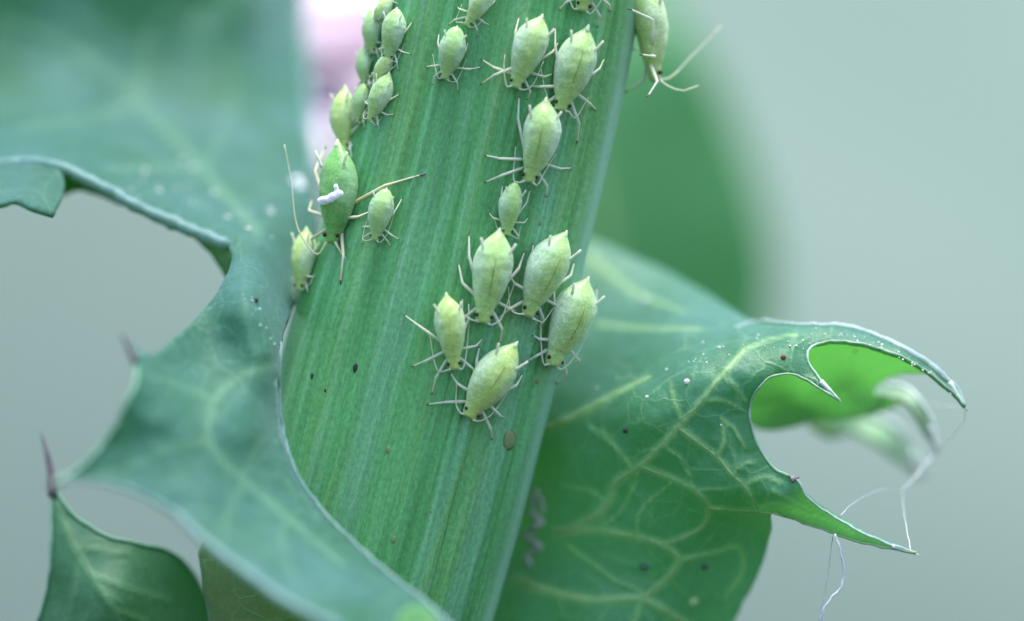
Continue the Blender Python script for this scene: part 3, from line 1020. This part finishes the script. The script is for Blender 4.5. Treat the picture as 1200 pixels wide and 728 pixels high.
def aphid(tail, head, label, fat=1.0, skin=0, stripe=False, edge_step=0, feet=None, ant=None, seed=0, tilt=0, detail=1, legmat=None, lift=0.0, at=None, nrm_over=None, length=None, legs=6, grow=1.0):
    rnd = random.Random(seed * 13 + 5)
    tx, ty = tail; hx, hy = head
    mx, my = ((tx + hx) / 2, (ty + hy) / 2) if at is None else at
    h, nrm = stem_hit(mx, my, edge_step)
    nrm = (nrm + Vector((0, -.55, 0))).normalized()
    if nrm_over:
        nrm = Vector(nrm_over).normalized()
    a, b = W(tx, ty, h.y), W(hx, hy, h.y)
    fw = (b - a)
    L = length or fw.length * grow
    fw = (fw - nrm * fw.dot(nrm)).normalized()
    yv = -fw
    zv = nrm
    if tilt:
        zv = Matrix.Rotation(tilt, 3, yv) @ zv
    xv = yv.cross(zv)
    root = thing("aphid", label, "aphid", (0, 0, 0), "aphids feeding on the stem")
    root["_local"] = 1
    mtx = Matrix((xv, yv, zv)).transposed().to_4x4()
    # body height shifts the outline on tilted ground; keep the back over the pixel spot
    base = h + nrm * lift
    mtx.translation = base
    mtx = mtx @ Matrix.Scale(L, 4)
    root.matrix_world = mtx
    inv = mtx.inverted()

    def ground(x, y):
        p = mtx @ Vector((x, y, .6))
        hit, n2, _, d = STEM_BVH.ray_cast(p, -zv)
        if hit is not None and d < 1.1 * L:
            return (inv @ hit).z + .008
        return None
    nymph = rnd.uniform(.6, 1.0) if skin == 2 else rnd.uniform(0, .25)
    v, f = aphid_shell(fat, rnd, nymph)
    mb = MB()
    mb.v, mb.f, mb.m = list(v), list(f), [0] * len(f)
    # six jointed legs: hip, knee, ankle, foot
    J = lambda q: rnd.uniform(-q, q)
    default = []
    for sd in (-1, 1):
        default.append((sd, .17, (sd * (.25 + J(.07)), -.60 + J(.09))))
        default.append((sd, .26, (sd * (.38 + J(.07)), -.24 + J(.14))))
        default.append((sd, .36, (sd * (.29 + J(.07)), .36 + J(.14))))
    if feet:
        for k, p in feet.items():
            sd, hs, _ = default[k]
            default[k] = (sd, hs, p)
    for k, (sd, hs, (fx, fy)) in enumerate(default):
        if k >= legs:
            break
        gz = ground(fx, fy)
        if gz is None or gz < -.35:
            gz = -.10
        hip = Vector((sd * wid(hs) * .62 * fat, hs - .5, zc_at(hs) - .06))
        foot = Vector((fx, fy, gz))
        kn = hip.lerp(foot, .46) + Vector((sd * .07, (.06 if k % 3 == 2 else -.03), .09 + J(.03)))
        ank = kn.lerp(foot, .86) + Vector((0, 0, .012))
        # hip to knee swells in the middle, shin slender, dark foot
        mid = hip.lerp(kn, .5)
        mb.tube([hip, hip.lerp(kn, .2), mid, kn, kn.lerp(ank, .12), kn.lerp(ank, .5), ank, ank.lerp(foot, .5), foot],
                [.016, .019, .018, .0155, .0125, .0105, .009, .009, .005], 8, [1, 1, 1, 1, 1, 1, 2, 2])
    body = mb.build("body", [M_APH[skin], legmat or M_LEG, M_TARS], root)
    # eyes
    ey = .082
    for sd in (-1, 1):
        e = MB()
        e.ball((sd * .080 * fat, ey - .5, zc_at(ey) + .036), .025, 10, 0, (.85, 1, 1))
        e.build("eye", M_EYE, root)
    # antennae
    for q, sd in enumerate((-1, 1)):
        if ant and ant[q]:
            P = [Vector((sd * .05, -.485, zc_at(.02) + .03))] + [Vector(p) for p in ant[q]]
        else:
            out = rnd.uniform(.17, .26); bk = rnd.uniform(-.25, .15)
            sp = rnd.uniform(-.1, .12)
            P = [Vector((sd * .05, -.485, zc_at(.02) + .03)), Vector((sd * .10, -.50 + J(.02), .17)),
                 Vector((sd * (out * .9), -.40 + J(.05) - sp, .15)), Vector((sd * (out + .05 + J(.05)), bk - sp, .08 + J(.04)))]
        Q = [Vector(p) for p in cr([tuple(p) for p in P], .06)]
        n = len(Q)
        e = MB()
        e.tube(Q, [.018 if i == 0 else .0105 - .007 * (i / n) for i in range(n)], 6, [0] * int((n - 1) * .85) + [1] * ((n - 1) - int((n - 1) * .85)))
        e.build("antenna", [legmat or M_LEG, M_LEGB], root)
    # cornicles and cauda
    for sd in (-1, 1):
        e = MB()
        p = Vector((sd * wid(.76) * .72 * fat, .26, zc_at(.76) + wid(.76) * .42))
        q = p + Vector((sd * .055, .13, .045))
        e.tube([p - (q - p) * .2, p, p.lerp(q, .5), q], [.019, .018, .014, .014], 8, [0, 0, 1])
        e.build("cornicle", [M_LEG, M_LEG], root)
    e = MB()
    e.tube([(0, .43, zc_at(.93) + .01), (0, .475, zc_at(.95) + .01), (0, .51, zc_at(.98) + .01), (0, .53, zc_at(1) + .012)], [.040 * fat, .028, .017, .005], 10)
    e.build("cauda", M_WAX, root)
    if stripe:
        e = MB()
        s0, s1 = .30, .72
        P = []
        for t in np.linspace(s0, s1, 22):
            ww = sum(wid(t + k * .012) for k in (-2, -1, 0, 1, 2)) / 5 * fat
            P.append(Vector((.006 * noise.noise(Vector((t * 30, seed, 0))), t - .5, zc_at(t) + ww * .74 + .003)))
        e.tube(P, [max(.0015, (.0068 + .004 * noise.noise(Vector((t * 17, seed, 4)))) * math.sin(math.pi * (i + .6) / 22.6)) for i, t in enumerate(np.linspace(0, 1, 22))], 6)
        e.build("dorsal_stripe", M_LINE, root)
    APHIDS.append(root)
    return root


# --- the main cluster
aphid((632, 20), (601, 104), "plump pale aphid left of its twin in the pair near the top", 1.02, 0, seed=1, feet={0: (-.52, -.28), 1: (-.42, -.60)})
aphid((684, 32), (653, 130), "plump striped aphid at the right of the top pair", 1.03, 0, True, seed=2, feet={3: (.34, -.78), 4: (.46, -.34)})
aphid((636, 117), (617, 214), "pale striped aphid alone just below the top pair", 1.02, 0, True, seed=3, feet={0: (-.50, -.60), 1: (-.56, -.28), 4: (.52, -.22)})
aphid((603, 214), (593, 276), "small slender aphid nose to tail above the largest cluster", .98, 2, seed=4)
aphid((583, 271), (564, 379), "long striped aphid at the upper left of the largest cluster", .97, 0, True, seed=5, feet={2: (-.30, .42), 1: (-.36, .10)})
aphid((656, 272), (611, 370), "striped aphid in the middle top of the largest cluster", 1.02, 0, True, seed=6)
aphid((679, 325), (637, 427), "striped aphid over the right edge of the stem in the largest cluster", 1.06, 0, True, seed=7, edge_step=-3)
aphid((522, 345), (532, 433), "yellowish narrow aphid at the left of the largest cluster", .93, 1, seed=8, feet={0: (-.33, -.80), 1: (-.55, -.40), 2: (-.58, .30)})
aphid((601, 401), (545, 488), "lowest aphid of all, striped, with its head towards the lower left", 1.04, 1, True, seed=9, feet={0: (-.46, -.62), 3: (.40, -.56)})
# --- upper middle
aphid((536, 33), (521, 94), "small dull green aphid right of the crowded left edge group", 1.12, 2, seed=10, feet={4: (.62, -.10)})
aphid((574, -22), (546, 31), "pale aphid cut by the top edge above the small dull one", .95, 0, seed=11)
aphid((706, -80), (678, 14), "aphid mostly above the top edge with only its head in view", .95, 0, seed=12)
# --- left edge group
aphid((430, 19), (424, 56), "tiny aphid half hidden round the stem's left edge at the top", .85, 2, grow=1.17, seed=13, edge_step=3)
aphid((440, 17), (444, 61), "small pale aphid in the left edge group, left of its close neighbour", 1.0, 2, grow=1.17, seed=14)
aphid((471, 17), (460, 68), "broad grey green aphid at the right of the upper left edge group", 1.1, 2, grow=1.17, seed=15)
aphid((443, 22), (468, -4), "small aphid at the top edge with its head turned to the right", 1.1, 1, grow=1.17, seed=16)
aphid((430, 60), (434, 99), "dim small aphid low on the stem's left margin in the middle of the group", .95, 2, grow=1.17, seed=17, edge_step=2)
aphid((466, 70), (440, 97), "small yellowish aphid lying slanted in the middle of the left edge group", 1.0, 1, grow=1.17, seed=18)
aphid((463, 93), (437, 138), "pale slanted aphid at the lower right of the left edge group", 1.0, 0, grow=1.17, seed=19)
aphid((432, 104), (425, 142), "small aphid squeezed between the slanted one and the yellow edge aphid", 1.0, 2, grow=1.17, seed=20)
aphid((401, 110), (410, 175), "yellow green aphid perched on the left edge just above the big green one", .95, 1, grow=1.17, seed=21, edge_step=3)
# --- big green mother
big = aphid((406, 170), (399, 288), "largest deep green aphid with a white droplet on its back", .9, 3, seed=22, edge_step=0, legmat=M_LEGB,
            nrm_over=(-.42, -.9, .1), feet={5: (.92, .24), 4: (.42, -.16), 3: (.16, -.90), 0: (-.30, -.55), 1: (-.40, -.05), 2: (-.30, .50)},
            ant=[[(-.12, -.62, .2), (-.30, -.40, .3), (-.42, .1, .34), (-.52, .44, .36)], [(.14, -.60, .18), (.22, -.72, .1), (.2, -.95, .06)]])
aphid((366, 270), (362, 344), "aphid below the big green one where the leaf meets the stem", .98, 1, seed=23, edge_step=3)
aphid((456, 223), (441, 283), "small pale aphid alone right of the big green one", 1.08, 2, seed=24)
# --- far side
aphid((772, -22), (757, 96), "side view aphid clinging to the right side of the stem at the top", 1.0, 1, seed=25, at=(741, 40), nrm_over=(.90, .22, .20), length=1.22, legmat=M_LEG,
      feet={3: (.30, -.55), 0: (-.38, -.62)},
      ant=[[(-.10, -.56, .22), (-.16, -.64, .36), (-.12, -.62, .52)], [(.1, -.50, .3), (.2, -.34, .6), (.3, -.1, 1.0)]])

# ------------------------------------------------------------------ droplets, shed skin, silk
M_DROP, t_, p_ = mat_base("honeydew")
p_.inputs["Base Color"].default_value = (.93, .93, .94, 1)  # near-opaque white stands in for the drop's bright reflection
p_.inputs["Roughness"].default_value = .10
p_.inputs["Transmission Weight"].default_value = .12
p_.inputs["Coat Weight"].default_value = .6


def drop(name, label, pts, group=None):
    mb = MB()
    for c, r, sc in pts:
        mb.ball(c, r * 1.15, 14, 0, sc)
    o = mb.build(name, M_DROP)
    rm = o.modifiers.new("merge", 'REMESH'); rm.mode = 'VOXEL'; rm.voxel_size = .014; rm.use_smooth_shade = True
    sm = o.modifiers.new("smooth", 'SMOOTH'); sm.iterations = 8
    o["label"] = label
    o["category"] = "droplet"
    o["group"] = "honeydew droplets"
    return o


bw = big.matrix_world
axis = bw.to_3x3()
def on_big(x, y):
    s = y + .5
    ww = wid(s) * .9
    z = zc_at(s) + .004 + ww * .74 * math.sqrt(max(0, 1 - (x / ww) ** 2))
    return bw @ Vector((x, y, z + .004))
drop("honeydew_droplet", "white shiny honeydew smear on the big green aphid's back",
     [(on_big(-.02, -.10), .065, (1.3, .5, .8)), (on_big(.03, -.085), .07, (1.3, .5, .6)), (on_big(.085, -.05), .06, (1.2, .5, .75)), (on_big(.125, -.02), .06, (1.0, .5, .8)), (on_big(.10, .04), .04, (.9, .5, 1.1))])
drop("honeydew_droplet", "round white droplet on the leaf left of the big green aphid", [(LS.pos(348, 213, .05), .07, (1.1, .7, .8)), (LS.pos(352, 220, .05), .06, (1, .7, 1))])

M_SKIN = plain("shed_skin", (.62, .60, .60), .55, col2=(.80, .80, .80), scale=7, trans=(.7, .7, .7), tw=.4)
mb = MB()
rk = random.Random(21)
for (x0, y0, x1, y1, r) in [(630, 572, 622, 600, .06), (622, 600, 636, 612, .06), (636, 612, 614, 628, .06), (614, 628, 634, 640, .06), (634, 640, 615, 652, .05), (615, 652, 622, 662, .05), (632, 580, 638, 602, .04)]:
    P = [RS.pos(x0 + (x1 - x0) * t, y0 + (y1 - y0) * t, .06 + .03 * math.sin(t * 7)) + Vector((rk.uniform(-.02, .02), rk.uniform(-.03, .03), 0)) for t in np.linspace(0, 1, 5)]
    mb.tube(P, [r * .3, r * .7, r * .6, r * .7, r * .2], 6)
so = mb.build("shed_skin", M_SKIN)
so["label"] = "crumpled grey shed skin stuck to the leaf beside the stem's right edge"
so["category"] = "shed skin"

M_SILK = plain("silk", (.82, .84, .86), .35, trans=(.8, .8, .8), tw=.3)
silk = thing("spider_silk", "fine white spider threads strung between the curled leaf's spines", "spider silk", W(1070, 648, 0), "spider threads")
for pts, r in [([(1132, 478, .5), (1130, 492, .7), (1118, 507, 1.0), (1100, 526, 1.9), (1078, 552, 1.6), (1057, 576, 1.2)], .016),
               ([(1057, 576, 1.2), (1030, 575, .9), (1000, 590, .5), (985, 604, .1)], .009),
               ([(1057, 576, 1.2), (1060, 605, .6), (1067, 645, -.1)], .010),
               ([(1098, 526, 1.9), (1090, 500, 1.6), (1060, 472, 1.9), (1128, 476, .5)], .005),
               ([(1132, 478, .5), (1105, 478, .9), (1075, 478, 1.9)], .007)]:
    mb = MB(); q = cr(pts, 5)
    mb.tube([W(p[0] + rk.uniform(-.6, .6), p[1] + rk.uniform(-.6, .6), p[2]) for p in q], [r * .5 * rk.uniform(.7, 1.3) for _ in q], 5); mb.build("strand", M_SILK, silk)
silk2 = thing("spider_silk", "twisted bright silk thread hanging below the long lower spine", "spider silk", W(980, 632, 0), "spider threads")
for pts, r in [([(978, 626, 0), (984, 645, 0), (988, 668, .05), (986, 688, .05), (972, 703, 0), (965, 715, 0), (960, 735, .05), (955, 770, .1)], .018),
               ([(976, 626, 0), (972, 660, .5), (966, 700, .8), (962, 740, 1)], .007)]:
    mb = MB(); q = cr(pts, 4)
    mb.tube([W(p[0] + rk.uniform(-.9, .9), p[1] + rk.uniform(-.5, .5), p[2]) for p in q], [r * .75 * rk.uniform(.6, 1.4) for _ in q], 5); mb.build("strand", M_SILK, silk2)

for o in APHIDS:
    if "_local" in o:
        del o["_local"]
